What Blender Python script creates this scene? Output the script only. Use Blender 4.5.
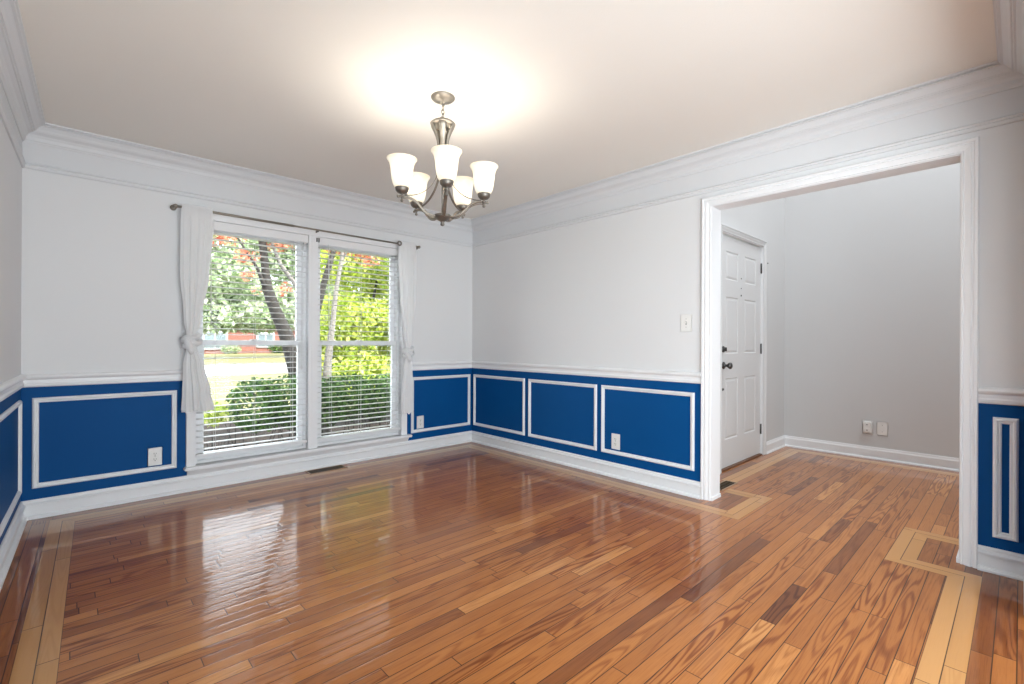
import bpy, bmesh, math, random
from mathutils import Vector, Matrix
S = bpy.context.scene
for o in list(bpy.data.objects): bpy.data.objects.remove(o)
C = S.collection
rnd = random.Random(7)
PI = math.pi

# ---------------------------------------------------------------- camera
CAM = Vector((-3.26955, -4.15581, 1.10))
_y, _p, _r = math.radians(47.0007), math.radians(0.0075), math.radians(0.2348)
F = Vector((math.cos(_y)*math.cos(_p), math.sin(_y)*math.cos(_p), math.sin(_p)))
R0 = Vector((math.sin(_y), -math.cos(_y), 0)); U0 = R0.cross(F)
Rv = R0*math.cos(_r) + U0*math.sin(_r); Uv = -R0*math.sin(_r) + U0*math.cos(_r)
cd = bpy.data.cameras.new('camera'); cam = bpy.data.objects.new('camera', cd); C.objects.link(cam)
cd.sensor_width = 36; cd.lens = 474.3128/1024*36; cd.clip_start = 0.01; cd.clip_end = 400
M3 = Matrix((Rv, Uv, -F)).transposed()
cam.matrix_world = Matrix.Translation(CAM) @ M3.to_4x4()
S.camera = cam
# ---------------------------------------------------------------- world, sun, area lights, exposure
S.view_settings.view_transform = 'Standard'; S.view_settings.look = 'None'
S.view_settings.gamma = 1; S.view_settings.use_curve_mapping = False
S.view_settings.exposure = 0.09
W = bpy.data.worlds.new('sky'); S.world = W; W.use_nodes = True
wn = W.node_tree.nodes; wl = W.node_tree.links
bg = wn['Background']; bg.inputs[0].default_value = (0.86, 0.93, 1.0, 1); bg.inputs[1].default_value = 8.0
def light(name, kind, loc, energy, color=(1,1,1), rot=None, size=1, size_y=None, parent=None, spread=None):
    d = bpy.data.lights.new(name, kind); d.energy = energy; d.color = color
    o = bpy.data.objects.new(name, d); C.objects.link(o); o.location = loc
    if rot: o.rotation_euler = rot
    if kind == 'AREA':
        d.shape = 'RECTANGLE'; d.size = size; d.size_y = size_y or size
        if spread: d.spread = spread
    elif kind == 'POINT': d.shadow_soft_size = size
    elif kind == 'SUN': d.angle = size
    if parent: o.parent = parent
    return o
# sun high behind the house and a little from the right: lights the garden, never enters the room
sd = Vector((-0.35, 0.75, -1.0)).normalized()
sun = light('sun', 'SUN', (0,0,20), 14, (1,.95,.86), size=.01)
sun.rotation_euler = sd.to_track_quat('-Z', 'Y').to_euler()
# added fill lights in the unseen kitchen; daylight from the two-storey foyer's upper window
light('kitchen_fill', 'AREA', (-2.2,-5.5,.95), 112, (.86,.95,1), None, 2.2, 1.8)
bpy.data.objects['kitchen_fill'].rotation_euler = Vector((.22,.85,.30)).to_track_quat('-Z','Y').to_euler()
light('kitchen_side_fill', 'AREA', (-3.25,-5.15,1.25), 46, (.84,.95,1), None, 1.5, 1.7)  # added fill reaching the near right wall, not a window
bpy.data.objects['kitchen_side_fill'].rotation_euler = Vector((.80,.48,.22)).to_track_quat('-Z','Y').to_euler()
light('foyer_upper_window_daylight', 'AREA', (1.25,-4.2,4.7), 95, (.93,.98,1), (0,0,0), 1.8, 3.0)

# ---------------------------------------------------------------- dimensions
XL = -3.486; H = 2.425; YB = -4.20; WT = .14
YI1, YI2 = -2.684, -3.951; ZI = 2.053         # cased opening in right wall
XF, YD = 2.348, -2.424                        # foyer far wall, front door wall
ZRAIL = .845; SH = .03          # the left wall is a touch out of square
lxa = lambda y: XL + SH*y

# ---------------------------------------------------------------- materials
MATS = {}
def mat(name, color=(.8,.8,.8), rough=.5, metal=0, spec=.5, emis=None, estr=0, coat=0, coat_r=.05):
    if name in MATS: return MATS[name]
    m = bpy.data.materials.new(name); m.use_nodes = True
    b = m.node_tree.nodes['Principled BSDF']
    b.inputs['Base Color'].default_value = (*color, 1); b.inputs['Roughness'].default_value = rough
    b.inputs['Metallic'].default_value = metal; b.inputs['Specular IOR Level'].default_value = spec
    b.inputs['Coat Weight'].default_value = coat; b.inputs['Coat Roughness'].default_value = coat_r
    if emis: b.inputs['Emission Color'].default_value = (*emis, 1); b.inputs['Emission Strength'].default_value = estr
    MATS[name] = m; return m
def noisy(m, c1, c2, scale=8, detail=4, bump=0, bscale=60):
    nt = m.node_tree; n = nt.nodes; l = nt.links; b = n['Principled BSDF']
    tc = n.new('ShaderNodeTexCoord'); nz = n.new('ShaderNodeTexNoise'); nz.inputs['Scale'].default_value = scale; nz.inputs['Detail'].default_value = detail
    l.new(tc.outputs['Object'], nz.inputs['Vector'])
    mx = n.new('ShaderNodeMix'); mx.data_type = 'RGBA'; mx.inputs[6].default_value = (*c1,1); mx.inputs[7].default_value = (*c2,1)
    l.new(nz.outputs['Fac'], mx.inputs[0]); l.new(mx.outputs[2], b.inputs['Base Color'])
    if bump:
        n2 = n.new('ShaderNodeTexNoise'); n2.inputs['Scale'].default_value = bscale; n2.inputs['Detail'].default_value = 3
        l.new(tc.outputs['Object'], n2.inputs['Vector'])
        bp = n.new('ShaderNodeBump'); bp.inputs['Strength'].default_value = bump; bp.inputs['Distance'].default_value = .002
        l.new(n2.outputs['Fac'], bp.inputs['Height']); l.new(bp.outputs['Normal'], b.inputs['Normal'])
    return m
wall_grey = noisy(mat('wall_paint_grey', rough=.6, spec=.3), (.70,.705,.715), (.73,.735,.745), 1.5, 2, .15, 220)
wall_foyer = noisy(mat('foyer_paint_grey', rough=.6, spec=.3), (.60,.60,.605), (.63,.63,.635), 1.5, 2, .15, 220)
wall_blue = noisy(mat('wainscot_paint_blue', rough=.55, spec=.12), (.0004,.063,.222), (.0004,.072,.248), 2.5, 2, .15, 220)
trim_white = noisy(mat('trim_paint_white', rough=.32, spec=.4), (.78,.785,.80), (.81,.815,.83), 3, 2)
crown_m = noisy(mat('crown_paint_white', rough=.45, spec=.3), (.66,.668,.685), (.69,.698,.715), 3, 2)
ceil_m = noisy(mat('ceiling_paint_cream', rough=.8, spec=.2), (.815,.785,.735), (.835,.805,.755), 1.2, 2, .25, 150)
door_white = mat('door_paint_white', (.64,.64,.645), .35)
nickel = noisy(mat('brushed_nickel', rough=.5, metal=.85), (.26,.235,.20), (.36,.33,.285), 40, 3)
nickel_dark = mat('aged_nickel', (.22,.20,.175), .48, .85)
steel_dark = mat('dark_steel', (.10,.10,.10), .38, .9)
plastic_w = mat('white_plastic', (.80,.79,.77), .35)
plastic_g = mat('grey_plastic', (.30,.30,.29), .4)
slat_m = mat('blind_slat_white', (.76,.76,.77), .4)
cord_m = mat('blind_cord_white', (.72,.72,.72), .7)
vinyl = mat('window_vinyl_white', (.80,.80,.81), .35)
black_m = mat('dark_void', (.012,.010,.008), .8)
reg_m = mat('register_bronze', (.10,.065,.035), .45, .6)
reg_frame = mat('register_frame_wood', (.33,.20,.12), .35)

def shade_glass():
    m = mat('alabaster_glass', (.62,.57,.48), .4, emis=(1,.90,.70), estr=1.0)
    nt = m.node_tree; n = nt.nodes; l = nt.links; b = n['Principled BSDF']
    tc = n.new('ShaderNodeTexCoord'); nz = n.new('ShaderNodeTexNoise'); nz.inputs['Scale'].default_value = 16; nz.inputs['Detail'].default_value = 5
    l.new(tc.outputs['Object'], nz.inputs['Vector'])
    mr = n.new('ShaderNodeMapRange'); mr.inputs['From Min'].default_value = .3; mr.inputs['From Max'].default_value = .7; mr.inputs['To Min'].default_value = .85; mr.inputs['To Max'].default_value = 1.15
    l.new(nz.outputs['Fac'], mr.inputs['Value'])
    sp = n.new('ShaderNodeSeparateXYZ'); l.new(tc.outputs['Object'], sp.inputs[0])
    cr = n.new('ShaderNodeFloatCurve'); mz = n.new('ShaderNodeMapRange')       # the lamp glows most at the bulb's height
    mz.inputs['From Min'].default_value = -.535; mz.inputs['From Max'].default_value = -.378; l.new(sp.outputs[2], mz.inputs['Value'])
    l.new(mz.outputs[0], cr.inputs['Value']); c = cr.mapping.curves[0]
    c.points[0].location = (0,.36); c.points[1].location = (1,.44); c.points.new(.38,.95); c.points.new(.72,.85); cr.mapping.update()
    mm = n.new('ShaderNodeMath'); mm.operation = 'MULTIPLY'; l.new(mr.outputs[0], mm.inputs[0]); l.new(cr.outputs[0], mm.inputs[1])
    l.new(mm.outputs[0], b.inputs['Emission Strength'])
    return m
shade_m = shade_glass()

def sheer():
    m = mat('curtain_sheer_white'); nt = m.node_tree; n = nt.nodes; l = nt.links
    out = n['Material Output']; b = n['Principled BSDF']; b.inputs['Base Color'].default_value = (.96,.96,.97,1); b.inputs['Roughness'].default_value = .85
    t = n.new('ShaderNodeBsdfTranslucent'); t.inputs[0].default_value = (.95,.95,.95,1)
    mx = n.new('ShaderNodeMixShader'); mx.inputs[0].default_value = .5
    l.new(b.outputs[0], mx.inputs[1]); l.new(t.outputs[0], mx.inputs[2]); l.new(mx.outputs[0], out.inputs[0])
    return m
sheer_m = sheer()
def pane():
    m = bpy.data.materials.new('window_glass'); m.use_nodes = True; n = m.node_tree.nodes; l = m.node_tree.links; n.clear()
    out = n.new('ShaderNodeOutputMaterial'); tr = n.new('ShaderNodeBsdfTransparent'); tr.inputs[0].default_value = (.93,.95,.95,1)
    g = n.new('ShaderNodeBsdfGlossy'); g.inputs['Roughness'].default_value = .02
    fr = n.new('ShaderNodeFresnel'); fr.inputs[0].default_value = 1.18
    mx = n.new('ShaderNodeMixShader'); l.new(fr.outputs[0], mx.inputs[0]); l.new(tr.outputs[0], mx.inputs[1]); l.new(g.outputs[0], mx.inputs[2]); l.new(mx.outputs[0], out.inputs[0])
    return m
glass_m = pane()

def leafmat(name, cols, trans=.45, rough=.55):
    cols = [tuple(x*.72 for x in c) for c in cols]
    m = bpy.data.materials.new(name); m.use_nodes = True; n = m.node_tree.nodes; l = m.node_tree.links
    b = n['Principled BSDF']; out = n['Material Output']
    g = n.new('ShaderNodeNewGeometry'); cr = n.new('ShaderNodeValToRGB'); cr.color_ramp.interpolation = 'LINEAR'
    els = cr.color_ramp.elements
    while len(els) < len(cols): els.new(.5)
    for i, c in enumerate(cols): els[i].position = i/(len(cols)-1); els[i].color = (*c, 1)
    l.new(g.outputs['Random Per Island'], cr.inputs[0]); l.new(cr.outputs[0], b.inputs['Base Color']); b.inputs['Roughness'].default_value = rough
    b.inputs['Specular IOR Level'].default_value = .3
    t = n.new('ShaderNodeBsdfTranslucent'); l.new(cr.outputs[0], t.inputs[0])
    mx = n.new('ShaderNodeMixShader'); mx.inputs[0].default_value = trans
    l.new(b.outputs[0], mx.inputs[1]); l.new(t.outputs[0], mx.inputs[2]); l.new(mx.outputs[0], out.inputs[0])
    return m
bark_shaded = noisy(mat('bark_shaded', rough=.9), (.010,.008,.007), (.034,.027,.021), 18, 6, .6, 40)  # canopy shade is put into this colour; real bark is lighter
bark_pale = noisy(mat('bark_pale', rough=.9), (.07,.058,.05), (.24,.215,.19), 14, 6, .6, 40)

# ---- oak floor: each board is its own quad; maps: UVMap = metres along/across, 'edge' = distances inside the board, 'pid' = random per board
def oak(name, ramp, grain, dark):
    m = bpy.data.materials.new(name); m.use_nodes = True; nt = m.node_tree; n = nt.nodes; l = nt.links; b = n['Principled BSDF']
    uv = n.new('ShaderNodeUVMap'); uv.uv_map = 'UVMap'; ed = n.new('ShaderNodeUVMap'); ed.uv_map = 'edge'
    at = n.new('ShaderNodeAttribute'); at.attribute_name = 'pid'
    sp = n.new('ShaderNodeSeparateColor'); l.new(at.outputs['Color'], sp.inputs[0])
    def math_(op, a, b_=None, v=None):
        x = n.new('ShaderNodeMath'); x.operation = op
        if hasattr(a, 'is_linked') or hasattr(a,'links'): l.new(a, x.inputs[0])
        else: x.inputs[0].default_value = a
        if b_ is not None:
            if hasattr(b_, 'links'): l.new(b_, x.inputs[1])
            else: x.inputs[1].default_value = b_
        return x.outputs[0]
    sx = n.new('ShaderNodeSeparateXYZ'); l.new(uv.outputs[0], sx.inputs[0])
    off = math_('MULTIPLY', sp.outputs[1], 37.0)
    # cathedral figure: contour lines of a stretched noise
    cb = n.new('ShaderNodeCombineXYZ'); l.new(math_('MULTIPLY', sx.outputs[0], 1.3), cb.inputs[0]); l.new(math_('MULTIPLY', sx.outputs[1], 17), cb.inputs[1]); l.new(off, cb.inputs[2])
    n1 = n.new('ShaderNodeTexNoise'); n1.inputs['Scale'].default_value = 1; n1.inputs['Detail'].default_value = 1.2; n1.inputs['Roughness'].default_value=.35; l.new(cb.outputs[0], n1.inputs['Vector'])
    rings = math_('SINE', math_('MULTIPLY', n1.outputs['Fac'], 62.0))
    rg = n.new('ShaderNodeMapRange'); rg.inputs['From Min'].default_value = -.2; rg.inputs['From Max'].default_value = 1; l.new(rings, rg.inputs['Value'])
    # fine straight pores
    cb2 = n.new('ShaderNodeCombineXYZ'); l.new(math_('MULTIPLY', sx.outputs[0], 9), cb2.inputs[0]); l.new(math_('MULTIPLY', sx.outputs[1], 330), cb2.inputs[1]); l.new(off, cb2.inputs[2])
    n2 = n.new('ShaderNodeTexNoise'); n2.inputs['Scale'].default_value = 1; n2.inputs['Detail'].default_value = 2; l.new(cb2.outputs[0], n2.inputs['Vector'])
    # slow colour drift, dark knots
    cb3 = n.new('ShaderNodeCombineXYZ'); l.new(math_('MULTIPLY', sx.outputs[0], 3.2), cb3.inputs[0]); l.new(math_('MULTIPLY', sx.outputs[1], 9), cb3.inputs[1]); l.new(off, cb3.inputs[2])
    n3 = n.new('ShaderNodeTexNoise'); n3.inputs['Scale'].default_value = 1; n3.inputs['Detail'].default_value = 3; l.new(cb3.outputs[0], n3.inputs['Vector'])
    cr = n.new('ShaderNodeValToRGB'); e = cr.color_ramp.elements
    while len(e) < len(ramp): e.new(.5)
    for i, (p, c) in enumerate(ramp): e[i].position = p; e[i].color = (*c, 1)
    drift = math_('ADD', sp.outputs[0], math_('MULTIPLY', math_('SUBTRACT', n3.outputs['Fac'], .5), .34))
    l.new(drift, cr.inputs[0])
    g = math_('MULTIPLY', rg.outputs[0], math_('MULTIPLY', sp.outputs[2], grain))
    p2 = n.new('ShaderNodeMapRange'); p2.inputs['From Min'].default_value = .5; p2.inputs['From Max'].default_value = .8; l.new(n2.outputs['Fac'], p2.inputs['Value'])
    g2 = math_('ADD', g, math_('MULTIPLY', p2.outputs[0], .55*grain))
    gc = n.new('ShaderNodeClamp'); l.new(g2, gc.inputs[0])
    mx = n.new('ShaderNodeMix'); mx.data_type = 'RGBA'; mx.blend_type = 'MULTIPLY'; mx.inputs[7].default_value = (*dark, 1)
    l.new(gc.outputs[0], mx.inputs[0]); l.new(cr.outputs[0], mx.inputs[6])
    # seams
    es = n.new('ShaderNodeSeparateXYZ'); l.new(ed.outputs[0], es.inputs[0])
    dist = math_('MINIMUM', es.outputs[0], es.outputs[1])
    sm = n.new('ShaderNodeMapRange'); sm.inputs['From Min'].default_value = .0007; sm.inputs['From Max'].default_value = .0024; l.new(dist, sm.inputs['Value'])
    mx2 = n.new('ShaderNodeMix'); mx2.data_type = 'RGBA'; mx2.inputs[6].default_value = (.045,.018,.008,1)
    l.new(sm.outputs[0], mx2.inputs[0]); l.new(mx.outputs[2], mx2.inputs[7]); l.new(mx2.outputs[2], b.inputs['Base Color'])
    b.inputs['Roughness'].default_value = .30; b.inputs['Specular IOR Level'].default_value = .08
    b.inputs['Coat Weight'].default_value = 1.0; b.inputs['Coat Roughness'].default_value = .075; b.inputs['Coat IOR'].default_value = 1.27
    # rounded board edges + slight waviness of the varnish
    eb = n.new('ShaderNodeMapRange'); eb.interpolation_type = 'SMOOTHSTEP'; eb.inputs['From Max'].default_value = .012; l.new(dist, eb.inputs['Value'])
    wv = n.new('ShaderNodeTexNoise'); wv.inputs['Scale'].default_value = 1; wv.inputs['Detail'].default_value = 1
    cb4 = n.new('ShaderNodeCombineXYZ'); l.new(math_('MULTIPLY', sx.outputs[0], 3), cb4.inputs[0]); l.new(math_('MULTIPLY', sx.outputs[1], 22), cb4.inputs[1]); l.new(off, cb4.inputs[2]); l.new(cb4.outputs[0], wv.inputs['Vector'])
    hh = math_('ADD', math_('MULTIPLY', eb.outputs[0], .00035), math_('MULTIPLY', wv.outputs['Fac'], .0007))
    bp = n.new('ShaderNodeBump'); bp.inputs['Strength'].default_value = 1; bp.inputs['Distance'].default_value = 1.0; l.new(hh, bp.inputs['Height'])
    l.new(bp.outputs['Normal'], b.inputs['Coat Normal']); l.new(bp.outputs['Normal'], b.inputs['Normal'])
    return m
oak_brown = oak('oak_floor_brown', [(0,(.17,.055,.017)),(.2,(.27,.090,.024)),(.4,(.375,.133,.033)),(.6,(.43,.157,.039)),(.82,(.50,.195,.052)),(1,(.60,.27,.085))], 1.0, (.46,.32,.22))
oak_light = oak('oak_floor_light', [(0,(.47,.225,.072)),(.5,(.53,.265,.092)),(1,(.58,.30,.115))], .28, (.70,.58,.48))

# ---------------------------------------------------------------- mesh helpers
class MB:
    def __init__(s): s.v = []; s.f = []; s.sm = []
    def add(s, vs, fs, smooth=False):
        k = len(s.v); s.v += [tuple(v) for v in vs]
        s.f += [tuple(i+k for i in f) for f in fs]; s.sm += [smooth]*len(fs); return s
    def box(s, x0,x1,y0,y1,z0,z1):
        x0,x1 = sorted((x0,x1)); y0,y1 = sorted((y0,y1)); z0,z1 = sorted((z0,z1))
        return s.add([(x0,y0,z0),(x1,y0,z0),(x1,y1,z0),(x0,y1,z0),(x0,y0,z1),(x1,y0,z1),(x1,y1,z1),(x0,y1,z1)],
            [(0,3,2,1),(4,5,6,7),(0,1,5,4),(1,2,6,5),(2,3,7,6),(3,0,4,7)])
    def bbox(s, x0,x1,y0,y1,z0,z1,b=.002):          # bevelled box
        bm = bmesh.new(); bmesh.ops.create_cube(bm, size=1)
        for v in bm.verts: v.co = Vector(((x0+x1)/2+v.co.x*abs(x1-x0), (y0+y1)/2+v.co.y*abs(y1-y0), (z0+z1)/2+v.co.z*abs(z1-z0)))
        bmesh.ops.bevel(bm, geom=bm.edges[:], offset=b, segments=2, affect='EDGES')
        bm.verts.index_update(); s.add([v.co[:] for v in bm.verts], [[v.index for v in f.verts] for f in bm.faces]); bm.free(); return s
    def lathe(s, c, prof, n=32, M=None, smooth=True, closed=False):
        vs = []; fs = []
        for r, z in prof:
            for i in range(n):
                a = 2*PI*i/n; p = Vector((r*math.cos(a), r*math.sin(a), z))
                if M: p = M @ p
                vs.append(p+Vector(c))
        m = len(prof)
        for j in range(m-1 if not closed else m):
            j2 = (j+1) % m
            for i in range(n): fs.append((j*n+i, j*n+(i+1)%n, j2*n+(i+1)%n, j2*n+i))
        if not closed:
            if prof[0][0] > 1e-6: fs.append(tuple(range(n))[::-1])
            if prof[-1][0] > 1e-6: fs.append(tuple(range((m-1)*n, m*n)))
        return s.add(vs, fs, smooth)
    def tube(s, pts, r, n=10, closed=False, flat=None, up=None):
        pts = [Vector(p) for p in pts]; m = len(pts); vs = []; fs = []
        rr = r if isinstance(r, (list, tuple)) else [r]*m
        prev = None
        for i, p in enumerate(pts):
            if closed: t = pts[(i+1)%m]-pts[i-1]
            else: t = pts[min(i+1,m-1)]-pts[max(i-1,0)]
            t.normalize()
            if up is not None: u = Vector(up)-t*t.dot(Vector(up))
            elif prev is None: u = t.cross(Vector((0,0,1)) if abs(t.z)<.9 else Vector((1,0,0)))
            else: u = prev - t*prev.dot(t)
            u.normalize(); prev = u; w = t.cross(u)
            k = flat if flat else 1
            for j in range(n):
                a = 2*PI*j/n; vs.append(p + u*math.cos(a)*rr[i] + w*math.sin(a)*rr[i]*k)
        for i in range(m if closed else m-1):
            i2 = (i+1)%m
            for j in range(n): fs.append((i*n+j, i*n+(j+1)%n, i2*n+(j+1)%n, i2*n+j))
        if not closed: fs.append(tuple(range(n))[::-1]); fs.append(tuple(range((m-1)*n, m*n)))
        return s.add(vs, fs, True)
    def sweep(s, path, prof, mapf, closed=False):
        """path: 2D points; prof: (inset to the left of travel, depth) closed polygon; mapf(u,v,d)->xyz"""
        P = [Vector(p) for p in path]; m = len(P); k = len(prof); vs = []; fs = []
        for i in range(m):
            a = P[i-1] if (closed or i>0) else None; b = P[(i+1)%m] if (closed or i<m-1) else None
            d1 = (P[i]-a).normalized() if a is not None else None; d2 = (b-P[i]).normalized() if b is not None else None
            if d1 is None: d1 = d2
            if d2 is None: d2 = d1
            n1 = Vector((-d1.y, d1.x)); n2 = Vector((-d2.y, d2.x)); nn = (n1+n2); nn = nn/(nn.dot(n1))
            for (w, d) in prof:
                q = P[i]+nn*w; vs.append(mapf(q.x, q.y, d))
        for i in range(m if closed else m-1):
            i2 = (i+1)%m
            for j in range(k): fs.append((i*k+j, i*k+(j+1)%k, i2*k+(j+1)%k, i2*k+j))
        if not closed: fs.append(tuple(range(k))[::-1]); fs.append(tuple(range((m-1)*k, m*k)))
        return s.add(vs, fs)
    def build(s, name, m, parent=None, loc=None, recalc=True):
        me = bpy.data.meshes.new(name); me.from_pydata(s.v, [], s.f)
        for p, q in zip(me.polygons, s.sm): p.use_smooth = q
        if recalc:
            bm = bmesh.new(); bm.from_mesh(me); bmesh.ops.recalc_face_normals(bm, faces=bm.faces); bm.to_mesh(me); bm.free()
        for x in (m if isinstance(m, (list,tuple)) else [m]): me.materials.append(x)
        o = bpy.data.objects.new(name, me); C.objects.link(o)
        if parent: o.parent = parent
        if loc: o.location = loc
        return o
def tag(o, label=None, cat=None, group=None, kind=None):
    if label: o['label'] = label
    if cat: o['category'] = cat
    if group: o['group'] = group
    if kind: o['kind'] = kind
    return o
def empty(name, loc=(0,0,0), label=None, cat=None, group=None, kind=None, rz=0):
    o = bpy.data.objects.new(name, None); C.objects.link(o); o.location = loc; o.rotation_euler = (0,0,rz); o.empty_display_size = .1
    return tag(o, label, cat, group, kind)
def struct(o): o['kind'] = 'structure'; return o
_tn = [0]
def trim(mb, m=None, name=None, label=None):
    _tn[0] += 1
    o = mb.build(name or 'trim_%d' % _tn[0], m or trim_white); struct(o)
    if label: o['label'] = label
    return o

# wall coordinate maps: (u along, z, d out of the wall)
mF = lambda u,z,d: (u, -d, z)
mR = lambda u,z,d: (-d, u, z)
mLw = lambda u,z,d: (XL+SH*u+d, u, z)
mB = lambda u,z,d: (u, YB+d, z)
mE = lambda u,z,d: (u, YD-d, z)
mFF = lambda u,z,d: (XF-d, u, z)
mRF = lambda u,z,d: (WT+d, u, z)

# ---------------------------------------------------------------- floor
fl_v = []; fl_f = []; fl_uv = []; fl_ed = []; fl_pid = []; fl_m = []
PW = .0585; Y0 = -3.682
def clip(poly, a, b, c):                # keep a*x+b*y<=c
    out = []
    for i in range(len(poly)):
        p, q = poly[i], poly[(i+1)%len(poly)]; dp = a*p[0]+b*p[1]-c; dq = a*q[0]+b*q[1]-c
        if dp <= 1e-9: out.append(p)
        if (dp < -1e-9 and dq > 1e-9) or (dp > 1e-9 and dq < -1e-9):
            t = dp/(dp-dq); out.append((p[0]+(q[0]-p[0])*t, p[1]+(q[1]-p[1])*t))
    return out
_cuts = {}
def cuts(key, longb):
    if key not in _cuts:
        r = random.Random(hash(key) % 1000003); x = -5 + r.uniform(-1.2,0); L = []
        while x < 5:
            w = r.uniform(.28,1.35) if not longb else r.uniform(.7,1.8)
            t = min(1, max(0, r.gauss(.56,.135) if key[3] in (0,4,7) or key[2] == 1 else r.gauss(.27,.08)))
            if r.random() < .06: t = r.uniform(0,.2)
            if r.random() < .05 and key[3] in (0,4,7): t = r.uniform(.88,1)
            L.append((x, x+w, (t, r.random(), r.random()**1.6))); x += w
        _cuts[key] = L
    return _cuts[key]
def region(poly, d, mi, off=0, tagk=0, shear=0):
    xs = [p[0] for p in poly]; ys = [p[1] for p in poly]
    o0 = Y0 if d == 'x' else off
    lo, hi = (min(ys), max(ys)) if d == 'x' else (min(xs), max(xs))
    if mi == 1: o0 = off
    k = math.floor((lo-o0)/PW - 1e-4)
    while o0+k*PW < hi-1e-5:
        a, b = o0+k*PW, o0+(k+1)*PW
        row = clip(clip(poly, *((0,-1,-a) if d=='x' else (-1,0,-a))), *((0,1,b) if d=='x' else (1,0,b)))
        if len(row) > 2:
            for (s0, s1, pid) in cuts((d == 'x', k, mi, tagk), mi == 1):
                pc = clip(clip(row, *((-1,0,-s0) if d=='x' else (0,-1,-s0))), *((1,0,s1) if d=='x' else (0,1,s1)))
                if len(pc) < 3: continue
                # edge data needs a mesh vertex split at board middle: store (dist to end, dist to side) through a fan of 2 strips
                mids = (a+b)/2; sm_ = (s0+s1)/2
                for half in ((0,1),(1,0)):
                    q = clip(pc, *(((0,1,mids) if half==(0,1) else (0,-1,-mids)) if d=='x' else ((1,0,mids) if half==(0,1) else (-1,0,-mids))))
                    if len(q) < 3: continue
                    for h2 in (0,1):
                        q2 = clip(q, *(((1,0,sm_) if h2==0 else (-1,0,-sm_)) if d=='x' else ((0,1,sm_) if h2==0 else (0,-1,-sm_))))
                        if len(q2) < 3: continue
                        ar = sum(q2[i][0]*q2[(i+1)%len(q2)][1]-q2[(i+1)%len(q2)][0]*q2[i][1] for i in range(len(q2)))
                        if abs(ar) < 1e-8: continue
                        if ar < 0: q2 = q2[::-1]
                        n0 = len(fl_v); fl_v.extend([(x+shear*y,y,0) for x,y in q2]); fl_f.append(tuple(range(n0, n0+len(q2))))
                        for x,y in q2:
                            u,v = (x,y) if d=='x' else (y,x)
                            fl_uv.append((u + pid[1]*11, v)); fl_ed.append((min(u-s0, s1-u), min(v-a, b-v)))
                        fl_pid.append(pid); fl_m.append(mi)
        k += 1
def rect(x0,x1,y0,y1): return [(x0,y0),(x1,y0),(x1,y1),(x0,y1)]
lx0, lx1 = -3.352, -3.235           # left light strip
rx0, rx1 = -.228, -.111             # right light strip
wy0, wy1 = -.237, -.12              # window strip
by0, by1 = -4.037, -3.92            # back strip
# main fields
region([(lx1+SH*by1,by1),(rx0,by1),(rx0,wy0),(lx1+SH*wy0,wy0)], 'x', 0)
region(rect(rx0, .383, -3.682, -2.962), 'x', 0)
region(rect(.383, 2.12, -3.682, -2.63), 'x', 0)
region(rect(.403, 2.12, -6.5, -3.682), 'x', 0)
# light strips of the dining room, mitred
region([(lx0+SH*wy1,wy1),(lx1+SH*wy0,wy0),(rx0,wy0),(rx1,wy1)], 'x', 1, wy0)
region([(lx0,wy1),(lx0,by0),(lx1,by1),(lx1,wy0)], 'y', 1, lx0, 0, SH)
region([(lx0+SH*by0,by0),(rx1,by0),(rx0,by1),(lx1+SH*by1,by1)], 'x', 1, by0)
region([(rx0,wy0),(rx1,wy1),(rx1,-2.845),(rx0,-2.962)], 'y', 1, rx0)
region([(rx0,-2.962),(rx1,-2.845),(.266,-2.845),(.383,-2.962)], 'x', 1, -2.962)
region([(.266,-2.845),(.383,-2.962),(.383,-2.66),(.266,-2.66)], 'y', 1, .266)
region([(rx0,-3.682),(rx1,-3.799),(.286,-3.799),(.403,-3.682)], 'x', 1, -3.799)
region([(.286,-3.799),(.403,-3.682),(.403,-6.5),(.286,-6.5)], 'y', 1, .286)
region([(rx0,-3.682),(rx1,-3.799),(rx1,by0),(rx0,by1)], 'y', 1, rx0)
# brown borders
region([(XL,0),(lx0+SH*wy1,wy1),(rx1,wy1),(0,0)], 'x', 0, tagk=1)
region([(XL,0),(lx0,wy1),(lx0,by0),(XL,by0)], 'y', 0, XL, 1, SH)
region([(0,0),(rx1,wy1),(rx1,-2.66),(0,-2.66)], 'y', 0, -.117, 1)
region(rect(rx1, .266, -2.845, -2.66), 'x', 0, tagk=2)
region(rect(rx1, .286, by0, -3.799), 'x', 0, tagk=2)
region(rect(XL-.2, 0, YB-WT, by0), 'x', 0, tagk=3)
region(rect(.1, .383, -2.66, YD), 'x', 0, tagk=4)
region(rect(.383, .57, -2.63, YD), 'x', 0, tagk=4); 
region(rect(.57, XF, -2.513, YD), 'x', 0, tagk=4)
region([(.57,-2.63),(2.12,-2.63),(2.237,-2.513),(.57,-2.513)], 'x', 1, -2.63)
region([(2.12,-2.63),(2.237,-2.513),(2.237,-6.5),(2.12,-6.5)], 'y', 1, 2.12)
region(rect(2.237, XF, -6.5, -2.513), 'y', 0, 2.237, 5)
region(rect(.0, .286, -6.5, by0), 'x', 0, tagk=6)
region(rect(XL-.25, 0, -7.6, YB-WT), 'x', 0, tagk=7)
me = bpy.data.meshes.new('floor')
nb = len(fl_v)
slab = MB().box(XL-.36, XF+.1, -7.7, .12, -.3, -.004)
me.from_pydata(fl_v+slab.v, [], fl_f+[tuple(i+nb for i in f) for f in slab.f])
me.materials.append(oak_brown); me.materials.append(oak_light); me.materials.append(mat('subfloor_concrete', (.25,.24,.22), .9))
me.uv_layers.new(name='UVMap'); me.uv_layers.new(name='edge'); me.color_attributes.new('pid', 'FLOAT_COLOR', 'CORNER')
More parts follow.
